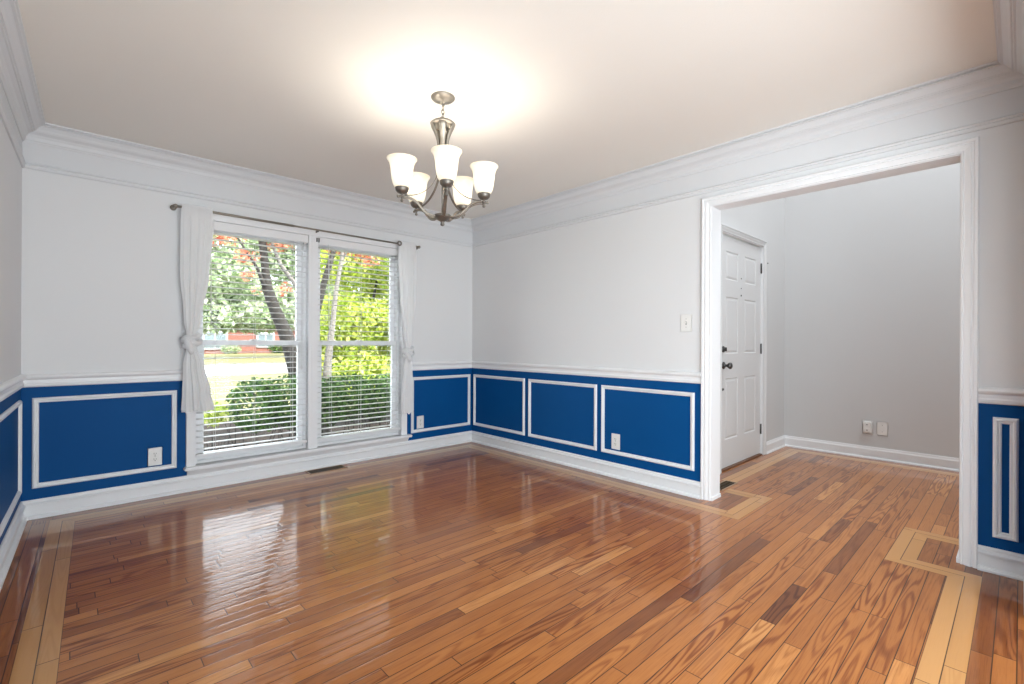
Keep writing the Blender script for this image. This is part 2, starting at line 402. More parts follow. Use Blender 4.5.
u1 = me.uv_layers['UVMap']; u2 = me.uv_layers['edge']; ca = me.color_attributes['pid']
li = 0
for pi_, poly in enumerate(me.polygons):
    if pi_ < len(fl_f):
        poly.material_index = fl_m[pi_]
        for j in poly.loop_indices:
            u1.data[j].uv = fl_uv[li]; u2.data[j].uv = fl_ed[li]; ca.data[j].color = (*fl_pid[pi_], 1); li += 1
    else: poly.material_index = 2
fo = bpy.data.objects.new('floor', me); C.objects.link(fo); struct(fo)

# ---------------------------------------------------------------- walls
def wallmesh(name, boxes, m, blue=None, label=None, shear=0):
    mb = MB()
    for b in boxes: mb.box(*b)
    mb.v = [(x+shear*y,y,z) for x,y,z in mb.v]
    o = mb.build(name, [m, wall_blue], recalc=False)
    if blue:
        for p in o.data.polygons:
            if blue(p.center, p.normal): p.material_index = 1
    return struct(o)
HB = H+.12
WL0, WL1, WR0, WR1 = -2.589, -1.778, -1.703, -.884      # window clear openings (x)
WZ0, WZ1 = .18, 2.005
FT = .17
wallmesh('wall_front', [(XL-.12, WL0, 0, FT, 0, .845), (WR1, .12, 0, FT, 0, .845), (XL-.12, WL0, 0, FT, .845, HB), (WR1, .12, 0, FT, .845, HB),
    (WL1, WR0, 0, FT, WZ0, WZ1), (WL0, WR1, 0, FT, 0, WZ0), (WL0, WR1, 0, FT, WZ1, HB)], wall_grey, lambda c,n: n.y < -.9 and c.z < .845)
wallmesh('wall_left', [(XL-.12, XL, -4.5, 0, 0, .845), (XL-.12, XL, -7.6, 0, .845, HB), (XL-.12, XL, -7.6, -4.5, 0, .845)], wall_grey, lambda c,n: n.x > .9 and c.z < .845 and c.y > -4.4, shear=SH)
wallmesh('wall_right', [(0, WT, YI1, 0, 0, .845), (0, WT, YI1, 0, .845, HB), (0, WT, YI2, YI1, ZI, HB), (0, WT, -7.6, YI2, .845, HB), (0, WT, YB, YI2, 0, .845), (0, WT, -7.6, YB, 0, .845)],
    wall_grey, lambda c,n: n.x < -.9 and c.z < .845 and c.y > YB)
KX0, KX1 = -3.30, -.50                                  # wide kitchen opening behind the camera, widened to pass the added fill light
wallmesh('wall_back', [(XL-.14, KX0, YB-WT, YB, 0, H), (KX1, 0, YB-WT, YB, 0, .845), (KX1, 0, YB-WT, YB, .845, H), (KX0, KX1, YB-WT, YB, 2.16, H)], wall_grey, lambda c,n: n.y > .9 and c.z < .845)
struct(MB().box(XL-.40, WT, -7.72, .17, HB-.12+.0, HB+.08).build('ceiling', ceil_m))
# foyer shell (two storeys)
FH = 4.95
DX0, DX1 = .765, 1.722
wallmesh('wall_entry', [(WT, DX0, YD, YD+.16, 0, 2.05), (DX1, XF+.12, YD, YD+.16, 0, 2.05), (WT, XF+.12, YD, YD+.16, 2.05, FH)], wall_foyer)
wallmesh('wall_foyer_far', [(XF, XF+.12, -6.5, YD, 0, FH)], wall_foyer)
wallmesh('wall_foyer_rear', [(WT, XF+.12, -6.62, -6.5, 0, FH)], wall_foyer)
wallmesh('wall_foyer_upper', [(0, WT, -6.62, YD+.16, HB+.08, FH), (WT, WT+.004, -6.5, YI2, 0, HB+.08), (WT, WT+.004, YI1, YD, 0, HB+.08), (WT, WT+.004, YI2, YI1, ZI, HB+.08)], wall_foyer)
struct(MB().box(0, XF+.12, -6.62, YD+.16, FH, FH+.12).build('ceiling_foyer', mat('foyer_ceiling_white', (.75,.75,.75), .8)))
# kitchen shell behind the camera
wallmesh('wall_kitchen_rear', [(XL-.40, WT, -7.72, -7.6, 0, HB)], wall_grey)

# ---------------------------------------------------------------- mouldings
# crown: (height offset z, projection d); path runs round the room, depth = projection
crown = [(H-.113,0),(H-.113,.008),(H-.104,.012),(H-.098,.017),(H-.080,.020),(H-.066,.030),(H-.058,.042),(H-.055,.046),(H-.055,.053),(H-.050,.056),(H-.050,.062),(H-.038,.070),(H-.026,.082),(H-.021,.088),(H-.0205,.099),(H-.017,.102),(H-.013,.099),(H-.0125,.093),(H-.010,.107),(H,.108),(H,0)]
def loopsweep(prof, pts, closed=True):
    mb = MB(); mb.sweep(pts, [(d, z) for z,d in prof], lambda x,y,z: (x,y,z), closed); return mb
YC = -4.186
room = [(lxa(YC),YC),(0,YC),(0,0),(XL,0)]
trim(loopsweep(crown, room), crown_m, label='white crown moulding around the cream ceiling')
prail = [(2.150,0),(2.150,.009),(2.156,.014),(2.166,.016),(2.172,.012),(2.180,.018),(2.187,.014),(2.190,.004),(2.190,0)]
trim(loopsweep(prail, room), crown_m, label='thin white picture moulding below the crown')
# white painted frieze between the two
trim(loopsweep([(2.188,0),(2.188,.002),(H-.111,.002),(H-.111,0)], room), crown_m, label='white frieze band between crown and picture moulding')
chair = [(.810,0),(.810,.008),(.816,.014),(.830,.015),(.838,.010),(.854,.010),(.858,.012),(.864,.023),(.873,.027),(.882,.025),(.888,.015),(.890,0)]
base_ = [(0,0),(0,.032),(.010,.032),(.018,.027),(.022,.015),(.076,.014),(.080,.024),(.088,.025),(.093,.020),(.097,.012),(.108,.011),(.112,.007),(.115,.006),(.115,0)]
casw = .064
yo1, yo2 = YI1+casw, YI2-casw
cx_l, cx_r = -2.648, -.824
trim(loopsweep(chair, [(0,yo1),(0,0),(cx_r,0)], False), label='white chair rail in the far right corner')
trim(loopsweep(chair, [(cx_l,0),(XL,0),(lxa(YB),YB),(KX0-.07,YB)], False), label='white chair rail along left wall')
trim(loopsweep(chair, [(0,YB),(0,yo2)], False), label='white chair rail right of the cased opening')
trim(loopsweep(base_, [(0,yo1),(0,0),(XL,0),(lxa(YB),YB),(KX0-.07,YB)], False), name='baseboard_front', label='white baseboard along window wall and side walls')
trim(loopsweep(base_, [(KX1+.07,YB),(0,YB),(0,yo2)], False), name='baseboard_right', label='white baseboard right of the cased opening')
# foyer baseboards (thinner)
fb = [(0,0),(0,.024),(.012,.022),(.016,.014),(.085,.013),(.095,.009),(.112,.006),(.112,0)]
trim(loopsweep(fb, [(XF,-6.5),(XF,YD),(DX1+.058,YD)], False), name='baseboard_foyer', label='white baseboard in the foyer corner')
trim(loopsweep(fb, [(DX0-.06,YD),(WT,YD),(WT,YI1+casw)], False), name='baseboard_entry')
# panel mouldings on the blue wainscot: inset (w) from outer edge, depth d
pm = [(0,0),(0,.006),(.004,.012),(.010,.015),(.016,.014),(.020,.009),(.026,.009),(.030,.005),(.031,0)]
def panel(u0,u1,z0,z1,mp,label,flip=False):
    path = [(u0,z0),(u1,z0),(u1,z1),(u0,z1)]
    return trim(MB().sweep(path, pm, mp, True), label=label)
panel(-3.438,-2.702,.183,.743, mF, 'white rectangular panel moulding left of the windows')
panel(-.772,-.027,.183,.743, mF, 'white rectangular panel moulding right of the windows')
panel(-.840,-.036,.183,.743, mR, 'white panel moulding on right wall nearest the far corner')
panel(-1.710,-.892,.183,.743, mR, 'middle white panel moulding on right wall')
panel(-2.568,-1.757,.183,.743, mR, 'white panel moulding on right wall beside the cased opening')
panel(-4.152,-4.065,.168,.748, mR, 'narrow tall white panel moulding right of the cased opening')
panel(-1.95,-.10,.183,.743, mLw, 'white panel moulding on left wall')
panel(-3.85,-2.02,.183,.743, mLw, 'white panel moulding on left wall behind the camera view')
# opening casing, 3-sided, dining side and foyer side
cas = [(0,0),(0,.010),(-.006,.012),(-.010,.008),(-.016,.010),(-.028,.016),(-.036,.018),(-.040,.013),(-.045,.013),(-.049,.020),(-.060,.021),(-.064,.016),(-.064,0)]
def casing(u0,u1,z1,mp,label,z0=0,prof=cas,m=None):
    return trim(MB().sweep([(u0,z0),(u0,z1),(u1,z1),(u1,z0)] if u0>u1 else [(u1,z0),(u1,z1),(u0,z1),(u0,z0)], prof, mp, False), m, label=label)
casing(YI1, YI2, ZI, mR, 'white fluted casing around the opening to the foyer')
casing(YI1, YI2, ZI, mRF, 'white casing on foyer side of the opening')
# flip check handled by sweep direction: inset negative = outside of the opening
lin = MB()
lin.box(0, WT, YI1-.004, YI1+.003, 0, ZI); lin.box(0, WT, YI2-.003, YI2+.004, 0, ZI); lin.box(0, WT, YI2+.004, YI1-.004, ZI-.004, ZI+.003)
lin.box(-.002, WT+.002, YI1-.012, YI1-.003, 0, .022); lin.box(-.002, WT+.002, YI2+.003, YI2+.014, 0, .024)
trim(lin, label='white jamb lining of the opening to the foyer')
# kitchen opening behind the camera
casing(KX1, KX0, 2.075, mB, 'white casing around the kitchen opening')

# ---------------------------------------------------------------- windows
wp = [(0,0),(0,.012),(-.006,.014),(-.012,.013),(-.030,.016),(-.044,.020),(-.056,.021),(-.059,.016),(-.059,0)]
trim(MB().sweep([(WR1,WZ0),(WR1,WZ1),(WL0,WZ1),(WL0,WZ0)], wp, mF, False), label='white casing around the pair of windows')
mc = MB().bbox(WL1-.002, WR0+.002, -.016, 0, WZ0, WZ1, .003); mc.bbox(WL1+.02, WR0-.02, -.021, -.012, WZ0, WZ1, .003)
trim(mc, label='white mullion casing between the two windows')
st = MB().bbox(-2.662, -.788, -.062, .02, .157, .180, .006); trim(st, label='white window stool below both windows')
ap = MB(); appr = [(.157,0),(.157,.040),(.152,.040),(.149,.034),(.140,.028),(.128,.017),(.118,.010),(.112,.007),(.112,0)]
ap.sweep([(-2.640,0),(-.812,0)], [(-d,z) for z,d in appr], lambda x,y,z:(x,y,z), False)
trim(ap, label='white moulded apron under the window stool')
def window(n, x0, x1, label):
    w = empty('window_%d' % n, ((x0+x1)/2, .08, WZ0)); struct(w); w['label'] = label
    cx = (x0+x1)/2; ox = lambda x: x-cx
    def part(nm, boxes, m, par=w):
        mb = MB()
        for (a,b,c,d,e,f) in boxes: mb.bbox(ox(a),ox(b),c-.08,d-.08,e-WZ0,f-WZ0,.003)
        return mb.build(nm, m, par)
    part('window_frame', [(x0,x0+.022,.045,.15,WZ0,WZ1),(x1-.022,x1,.045,.15,WZ0,WZ1),(x0+.022,x1-.022,.045,.15,WZ1-.022,WZ1),(x0+.022,x1-.022,.045,.16,WZ0,WZ0+.022)], vinyl)
    zm = 1.083; sx0, sx1 = x0+.022, x1-.022
    lo = part('lower_sash', [(sx0,sx0+.042,.06,.095,WZ0+.022,zm+.018),(sx1-.042,sx1,.06,.095,WZ0+.022,zm+.018),(sx0+.042,sx1-.042,.06,.095,WZ0+.022,WZ0+.074),(sx0+.042,sx1-.042,.052,.095,zm-.018,zm+.018)], vinyl)
    up = part('upper_sash', [(sx0,sx0+.042,.10,.135,zm-.018,WZ1-.022),(sx1-.042,sx1,.10,.135,zm-.018,WZ1-.022),(sx0+.042,sx1-.042,.10,.135,WZ1-.078,WZ1-.022),(sx0+.042,sx1-.042,.10,.135,zm-.018,zm+.018)], vinyl)
    def gl(par, y, z0, z1):
        a, b = ox(sx0+.040), ox(sx1-.040)
        MB().box(a, b, y-.08-.002, y-.08+.002, z0-WZ0, z1-WZ0).build('glass', glass_m, par)
    gl(lo, .078, WZ0+.072, zm-.016); gl(up, .118, zm+.016, WZ1-.076)
    # sash lock
    l = MB().bbox(-.03,.03,.052-.08-.004,.075-.08,zm+.018-WZ0,zm+.030-WZ0,.003); l.build('sash_lock', vinyl, lo)
    return w
window(1, WL0, WL1, 'left double-hung window of the pair')
window(2, WR0, WR1, 'right double-hung window of the pair')
# blinds: slats flat open, drooped a touch between the ladder cords
def blind(x0, x1, label, raised):
    cx = (x0+x1)/2; b = empty('window_blind', (cx, .018, WZ1-.002), label, 'blind')
    hw = (x1-x0)/2-.004; Z = WZ1-.002
    hr = MB().bbox(-hw, hw, -.022, .026, -.045, 0, .002); hr.build('headrail', slat_m, b)
    va = MB().bbox(-hw, hw, -.032, -.025, -.068, -.001, .003); va.build('valance', slat_m, b)
    pitch = .0452; zb = .245-Z
    sl = MB(); z = -.085; k = 0
    zs = []
    while z > zb+.03:
        tilt = math.radians(-.6 + (rnd.random()-.5)*1.2); dz = (rnd.random()-.5)*.002
        vs = []; n = 5
        for j in range(n+1):
            t = j/n*2-1; y = t*.0245; zz = z+dz + .0022*(1-t*t) + y*math.tan(tilt)
            vs += [(-hw+.002, y, zz), (hw-.002, y, zz)]
        top = len(vs)
        vs += [(a,b_,c-.0028) for a,b_,c in vs]
        fs = []
        for j in range(n):
            fs.append((2*j,2*j+1,2*j+3,2*j+2)); fs.append((top+2*j,top+2*j+2,top+2*j+3,top+2*j+1))
            fs.append((2*j,2*j+2,top+2*j+2,top+2*j)); fs.append((2*j+1,top+2*j+1,top+2*j+3,2*j+3))
        fs.append((0,top,top+1,1)); fs.append((2*n,2*n+1,top+2*n+1,top+2*n))
        sl.add(vs, fs); zs.append(z); z -= pitch
    sl.build('slats', slat_m, b)
    br = MB().bbox(-hw, hw, -.026, .026, zb-.010, zb+.012, .004); br.build('bottom_rail', slat_m, b)
    for f in (-.70, -.02, .70):
        mb = MB()
        for y in (-.0265, .0265): mb.tube([(hw*f, y, -.05),(hw*f, y, zb)], .0009, 5)
        mb.tube([(hw*f+.006, 0, -.05),(hw*f+.006, 0, zb)], .0009, 5)
        mb.build('ladder_cord', cord_m, b)
    wd = MB().tube([(-hw+.085,-.036,-.05),(-hw+.085,-.038,-.08),(-hw+.087,-.040,-.78)], .0032, 8); wd.build('tilt_wand', cord_m, b)
    cdm = MB().tube([(hw-.05,-.034,-.05),(hw-.05,-.034,-1.10)], .0012, 5); cdm.tube([(hw-.056,-.034,-.05),(hw-.057,-.034,-1.10)], .0012, 5); cdm.lathe((hw-.053,-.034,-1.14), [(.002,.045),(.006,.03),(.008,0),(.0,-.002)], 10)
    cdm.build('lift_cord', cord_m, b)
    return b
blind(WL0+.002, WL1-.002, 'white horizontal-slat blind in the left window', 0)
blind(WR0+.002, WR1-.002, 'white horizontal-slat blind in the right window', 0)

# ---------------------------------------------------------------- curtain rod and curtains
rod = empty('curtain_rod', (-1.72,0,2.045), 'thin grey metal curtain rod spanning above both windows', 'curtain rod')
mb = MB().tube([(-1.0,-.07,.010),(0.98,-.07,-.004)], .0075, 12); mb.tube([(-1.02,-.07,.010),(-.2,-.07,.004)], .0095, 12); mb.build('rod', nickel, rod)
for x, z in ((-.995,.010),(.98,-.004)):
    mb = MB().tube([(x,-.07,z),(x+(-.012 if x<0 else .012),-.060,z),(x+(-.014 if x<0 else .014),-.03,z),(x+(-.014 if x<0 else .014),0,z)], .009, 10)
    mb.lathe((x+(-.008 if x<0 else .010),-.07,z), [(0,-.016),(.010,-.013),(.016,0),(.010,.013),(0,.016)], 16, Matrix.Rotation(PI/2,3,'Y'))
    mb.lathe((x+(-.014 if x<0 else .014),-.001,z), [(0,0),(.020,0),(.020,.006),(0,.007)], 16, Matrix.Rotation(PI/2,3,'X')); mb.build('rod_bracket', nickel, rod)
mb = MB(); ring = [(0.752+.019*math.cos(a),-.108,-.006+.019*math.sin(a)) for a in [2*PI*i/16 for i in range(16)]]
mb.tube(ring, .0065, 8, True); mb.tube([(.752,-.104,-.022),(.752,-.09,-.012),(.752,-.07,-.004)], .004, 8); mb.build('ring', nickel_dark, rod)
MB().bbox(-.005,.003,-.07,-.015,-.012,.004,.001).build('center_bracket', steel_dark, rod)
MB().bbox(.000,.010,-.026,-.0185,-.090,-.055,.001).build('center_clip', steel_dark, rod)
MB().bbox(.017,.027,-.026,-.0185,-.090,-.055,.001).build('center_clip', steel_dark, rod)

def lerp(a,b,t): return a+(b-a)*t
def prof_at(tab, z):
    for i in range(len(tab)-1):
        if tab[i][0] >= z >= tab[i+1][0]:
            t = (tab[i][0]-z)/(tab[i][0]-tab[i+1][0]); t = t*t*(3-2*t)
            return [lerp(a,b,t) for a,b in zip(tab[i][1:], tab[i+1][1:])]
    return list(tab[-1][1:])
def curtain(loc, tab, zt, zb, seed, npl, label, knot):
    r = random.Random(seed)
    c = empty('curtain', loc, label, 'curtain', 'knotted sheer curtains')
    def body(nm, z0, z1, rows):
        N = 160; vs = []; fs = []
        ph = [r.uniform(0,6.28) for _ in range(6)]
        for j in range(rows+1):
            z = lerp(z0, z1, j/rows); cx, hw, dp, am = prof_at(tab, z)
            tw = 0.25*math.sin(z*2.2+ph[0])
            for i in range(N):
                a = 2*PI*i/N
                pl = math.sin(a*npl+ph[1]+tw*3+.5*math.sin(a*3+ph[2])) + .45*math.sin(a*(npl*2+1)+ph[3]+z*1.5)
                k = 1+am*pl
                x = cx + hw*math.cos(a)*k; y = dp*math.sin(a)*(1+am*1.8*pl)
                zz = z
                if j == rows: zz += .010*math.sin(a*5+ph[4])
                vs.append((x,y,zz))
        for j in range(rows):
            for i in range(N): fs.append((j*N+i, j*N+(i+1)%N, (j+1)*N+(i+1)%N, (j+1)*N+i))
        return MB().add(vs, fs, True).build(nm, sheer_m, c)
    body('drape', zt, zb, 130)
    kz, kx, kr = knot
    mb = MB()
    for q in range(3):                    # wraps of the knot
        tz = kz + (q-1)*.026; tilt = (.28,-.30,.15)[q]
        pts = []
        for i in range(28):
            a = 2*PI*i/28; pts.append((kx+kr*math.cos(a)*(1.0,1.12,.95)[q], kr*.75*math.sin(a), tz+tilt*kr*math.cos(a)+.006*math.sin(3*a+q)))
        mb.tube(pts, [(.0165+.003*math.sin(2*2*PI*i/28+q)) for i in range(28)], 12, True)
    mb.tube([(kx-kr*.9,-kr*.5,kz+.01),(kx-kr*.5,-kr*1.0,kz-.030),(kx-kr*.2,-kr*1.0,kz-.065),(kx-.1*kr,-kr*.7,kz-.095)], [.018,.024,.022,.010], 12)
    mb.build('knot', sheer_m, c)
    return c
# tables: z relative to loc, centre x, half width, half depth, pleat amount
curtain((-2.59,-.078,2.045), [(.030,-.002,.092,.014,.02),(-.04,-.002,.096,.016,.05),(-.10,-.002,.095,.026,.07),(-.45,-.016,.082,.034,.09),(-.80,-.030,.050,.036,.08),(-.915,-.040,.026,.026,.05),(-.985,-.038,.030,.028,.05),(-1.12,-.022,.060,.040,.09),(-1.32,-.004,.080,.046,.11),(-1.455,.006,.092,.048,.13)],
    .030, -1.450, 3, 11, 'white sheer curtain knotted midway, left of the windows', (-.945,-.038,.043))
curtain((-.868,-.078,2.036), [(.030,0,.092,.014,.02),(-.04,0,.098,.018,.05),(-.12,.000,.098,.028,.07),(-.50,.004,.080,.034,.08),(-.85,.012,.045,.034,.07),(-1.01,.016,.026,.026,.05),(-1.07,.016,.028,.028,.04),(-1.20,.014,.044,.036,.05),(-1.45,.010,.062,.042,.06),(-1.60,.010,.060,.042,.06),(-1.635,.010,.048,.034,.05)],
    .030, -1.632, 9, 7, 'white sheer curtain knotted midway, right of the windows', (-1.04,.016,.043))

# ---------------------------------------------------------------- chandelier
CX, CY = -1.794, -2.017
ch = empty('chandelier', (CX,CY,H), 'five-light nickel chandelier with glowing alabaster bell shades', 'chandelier')
dz = lambda z: z-H
MB().lathe((0,0,0), [(.064,0),(.064,-.006),(.056,-.014),(.036,-.022),(.014,-.028),(.010,-.034),(0,-.036)], 32).build('canopy', nickel, ch)
mb = MB(); z = -.034; k = 0
mb.tube([(.008*math.cos(a),0,-.040+.010*math.sin(a)) for a in [2*PI*i/12 for i in range(12)]], .0022, 6, True)
zc = -.058
while zc > -.125:
    ax = k % 2
    pts = []
    for i in range(14):
        a = 2*PI*i/14; p = (.0085*math.cos(a), 0, .0145*math.sin(a)+zc) if ax else (0,.0085*math.cos(a), .0145*math.sin(a)+zc)
        pts.append(p)
    mb.tube(pts, .0024, 6, True); zc -= .0215; k += 1
mb.build('chain', nickel, ch)
# loop, fluted vase body, stem, bottom hub
mb = MB(); z0 = dz(2.292)
mb.tube([(.020*math.cos(a), 0, z0+.004+.022*math.sin(a)) for a in [2*PI*i/20 for i in range(20)]], .0028, 6, True)
mb.lathe((0,0,z0), [(0,.006),(.030,.005),(.056,-.002),(.068,-.012),(.066,-.020),(.052,-.026),(.030,-.030),(0,-.030)], 32)
for i in range(5):
    a = 2*PI*i/5+.3; pr = [(.060,-.018),(.056,-.034),(.044,-.055),(.034,-.080),(.028,-.105),(.025,-.140),(.022,-.175),(.012,-.195)]
    mb.tube([(r*math.cos(a), r*math.sin(a), z0+zz) for r,zz in pr], [.018,.020,.019,.017,.014,.011,.009,.005], 10, up=(-math.sin(a),math.cos(a),0), flat=.35)
mb.lathe((0,0,z0), [(.016,-.02),(.014,-.17),(.020,-.180),(.016,-.200),(.010,-.215),(.010,-.25),(0,-.252)], 16)
mb.build('body', nickel, ch)
MB().tube([(0,0,z0-.24),(0,0,dz(1.79))], .0055, 10).build('stem', nickel_dark, ch)
MB().lathe((0,0,dz(1.775)), [(0,.022),(.020,.020),(.044,.012),(.048,.006),(.044,-.002),(.026,-.016),(.014,-.022),(.009,-.028),(.010,-.033),(.012,-.038),(.009,-.045),(0,-.048)], 32).build('hub', nickel_dark, ch)
fwd = math.atan2(CAM.y-CY, CAM.x-CX)      # towards the camera
RA = .226
for i in range(5):
    a = fwd - math.radians(5)+math.radians(10) + 2*PI*i/5
    arm = empty('arm', (0,0,0), None); arm.parent = ch; arm.rotation_euler = (0,0,a)
    def P(r, z, t=0): return (r, t, dz(z))
    # lower double-rod arm in an S curve, as one mesh; parts hang below this arm
    key = [(.030,1.780),(.060,1.776),(.095,1.786),(.125,1.812),(.155,1.840),(.190,1.852),(.216,1.852),(.240,1.849)]
    pts = []
    for j in range(len(key)-1):
        for q in range(4):
            t = q/4; p0 = key[max(j-1,0)]; p1 = key[j]; p2 = key[j+1]; p3 = key[min(j+2,len(key)-1)]
            f = lambda c: .5*((2*p1[c])+(-p0[c]+p2[c])*t+(2*p0[c]-5*p1[c]+4*p2[c]-p3[c])*t*t+(-p0[c]+3*p1[c]-3*p2[c]+p3[c])*t**3)
            pts.append(P(f(0), f(1)))
    pts.append(P(*key[-1]))
    bpy.data.objects.remove(arm)
    mb = MB().tube(pts, [.0098-.002*(q/len(pts)) for q in range(len(pts))], 10, up=(0,1,0), flat=.7)
    mb.tube([(x, .007, z_-.009) for x,_,z_ in pts[3:-3]], .0032, 8)
    mb.lathe((.246,0,dz(1.849)), [(0,.007),(.006,.005),(.007,0),(.005,-.006),(0,-.008)], 10)
    arm = mb.build('arm', nickel, ch); arm.rotation_euler = (0,0,a)
    # flat strap sweeping from the arm tip up to the stem
    st_ = []
    for q in range(17):
        t = q/16*PI/2; st_.append(P(.018+.192*(1-math.sin(t)), 1.862+.215*(1-math.cos(t))))
    sb = MB().tube(st_, .0075, 8, up=(0,1,0), flat=.25); s_ = sb.build('strap', nickel, arm)
    MB().lathe((RA,0,dz(1.852)), [(0,-.030),(.006,-.028),(.008,-.022),(.005,-.016),(.005,-.006),(.010,-.004),(.014,.003),(.006,.006),(.006,.012),(.022,.017),(.032,.028),(.035,.042),(.034,.046),(.030,.046),(.030,.040),(0,.038)], 24).build('cup', nickel_dark, arm)
    sh = [(.026,.0),(.036,.004),(.045,.020),(.051,.045),(.055,.075),(.058,.105),(.063,.128),(.071,.143),(.077,.150),(.0765,.153),(.072,.151),(.067,.144),(.059,.128),(.054,.105),(.051,.075),(.047,.045),(.041,.022),(.032,.008),(.026,.006)]
    MB().lathe((RA,0,dz(1.893)), sh, 40, closed=True).build('shade', shade_m, arm)
    bl = MB().lathe((RA,0,dz(1.90)), [(0,0),(.012,.002),(.012,.02),(.018,.035),(.027,.055),(.029,.070),(.024,.086),(.012,.094),(0,.096)], 20)
    bl.build('bulb', mat('bulb_glow', (.9,.9,.85), .3, emis=(1,.88,.66), estr=10), arm)
    light('bulb_light', 'POINT', (RA,0,dz(2.016)), 1.75, (1,.96,.92), size=.03, parent=arm)

# ---------------------------------------------------------------- electrical plates
def outlet(loc, rz, label, kind='duplex'):
    o = empty('wall_outlet' if kind=='duplex' else 'light_switch' if kind=='switch' else 'blank_wall_plate', loc, label, 'outlet' if kind=='duplex' else 'switch' if kind=='switch' else 'wall plate', rz=rz)
    MB().bbox(-.042,.042,-.006,0,-.064,.064,.003).build('cover_plate', plastic_w, o)
    if kind == 'duplex':
        for s in (-1,1):
            r_ = MB().bbox(-.0165,.0165,-.009,-.005,s*.0195-.014,s*.0195+.014,.003).build('receptacle', plastic_w, o)
            mb = MB().box(-.0075,-.0050,-.0096,-.0089,s*.0195-.001,s*.0195+.008).box(.0050,.0075,-.0096,-.0089,s*.0195-.001,s*.0195+.007)
            mb.lathe((0,-.0089,s*.0195-.008),[(0,0),(.0028,0),(.0028,.0008),(0,.0009)],10,Matrix.Rotation(PI/2,3,'X')); mb.build('slots', black_m, r_)
        MB().lathe((0,-.006,0),[(0,0),(.003,0),(.002,.001),(0,.0012)],10,Matrix.Rotation(PI/2,3,'X')).build('screw', plastic_g, o)
    elif kind == 'switch':
        mb = MB().bbox(-.005,.005,-.0075,-.005,-.012,.012,.001); mb.build('toggle_slot', plastic_g, o)
        mb = MB(); mb.add([(-.0035,-.006,-.006),(.0035,-.006,-.006),(.0035,-.006,.006),(-.0035,-.006,.006),(-.003,-.018,.004),(.003,-.018,.004),(.003,-.016,.009),(-.003,-.016,.009)],[(0,1,2,3),(4,7,6,5),(0,4,5,1),(1,5,6,2),(2,6,7,3),(3,7,4,0)])
        mb.build('toggle', plastic_w, o)
    if kind != 'duplex':
        for s in (-1,1): MB().lathe((0,-.006,s*.030),[(0,0),(.003,0),(.002,.001),(0,.0012)],10,Matrix.Rotation(PI/2,3,'X')).build('screw', plastic_g, o)
    return o
outlet((-2.828,0,.284), 0, 'white duplex outlet in the blue panel left of the windows')
outlet((-.666,0,.284), 0, 'white duplex outlet in the blue panel right of the windows')
outlet((0,-1.901,.290), -PI/2, 'white duplex outlet in the blue panel beside the foyer opening')
outlet((0,-2.503,1.243), -PI/2, 'white toggle light switch on grey wall beside the foyer opening', 'switch')
fo1 = outlet((XF,-3.155,.298), -PI/2, 'white foyer outlet with raised box, left of the blank plate')
MB().bbox(-.030,.030,-.034,-.006,-.052,.052,.004).build('plug_in_box', plastic_w, fo1)
for s in (-1,1): 
    q = MB().bbox(-.022,.022,-.038,-.033,s*.026-.018,s*.026+.018,.004).build('receptacle', plastic_w, fo1)
    MB().box(-.006,.006,-.039,-.0378,s*.026-.005,s*.026+.004).build('slots', plastic_g, q)
outlet((XF,-3.268,.296), -PI/2, 'blank white wall plate on the grey foyer wall', 'blank')

# ---------------------------------------------------------------- floor registers
def register(loc, lx, ly, n, label, along='x'):
    o = empty('floor_register', loc, label, 'floor vent')
    fr = MB(); w = .012
    for b in ((-lx/2,lx/2,-ly/2,-ly/2+w),(-lx/2,lx/2,ly/2-w,ly/2),(-lx/2,-lx/2+w,-ly/2+w,ly/2-w),(lx/2-w,lx/2,-ly/2+w,ly/2-w)): fr.bbox(*b,0,.004,.001)
    fr.build('frame', reg_frame, o)
    MB().box(-lx/2+w,lx/2-w,-ly/2+w,ly/2-w,.0003,.0012).build('duct_shadow', black_m, o)
    lv = MB()
    for k in range(n):
        x = -lx/2+w+(lx-2*w)*(k+.5)/n; lv.box(x-.0016,x+.0016,-ly/2+w,ly/2-w,.001,.0034)
    for y in (-ly/6, ly/6): lv.box(-lx/2+w,lx/2-w,y-.002,y+.002,.001,.0034)
    lv.build('louvers', reg_m, o); return o
register((-1.655,-.098,0), .32, .125, 26, 'narrow brown floor vent under the windows')
register((.425,-2.597,0), .29, .10, 24, 'brown floor vent beside the foyer front door')

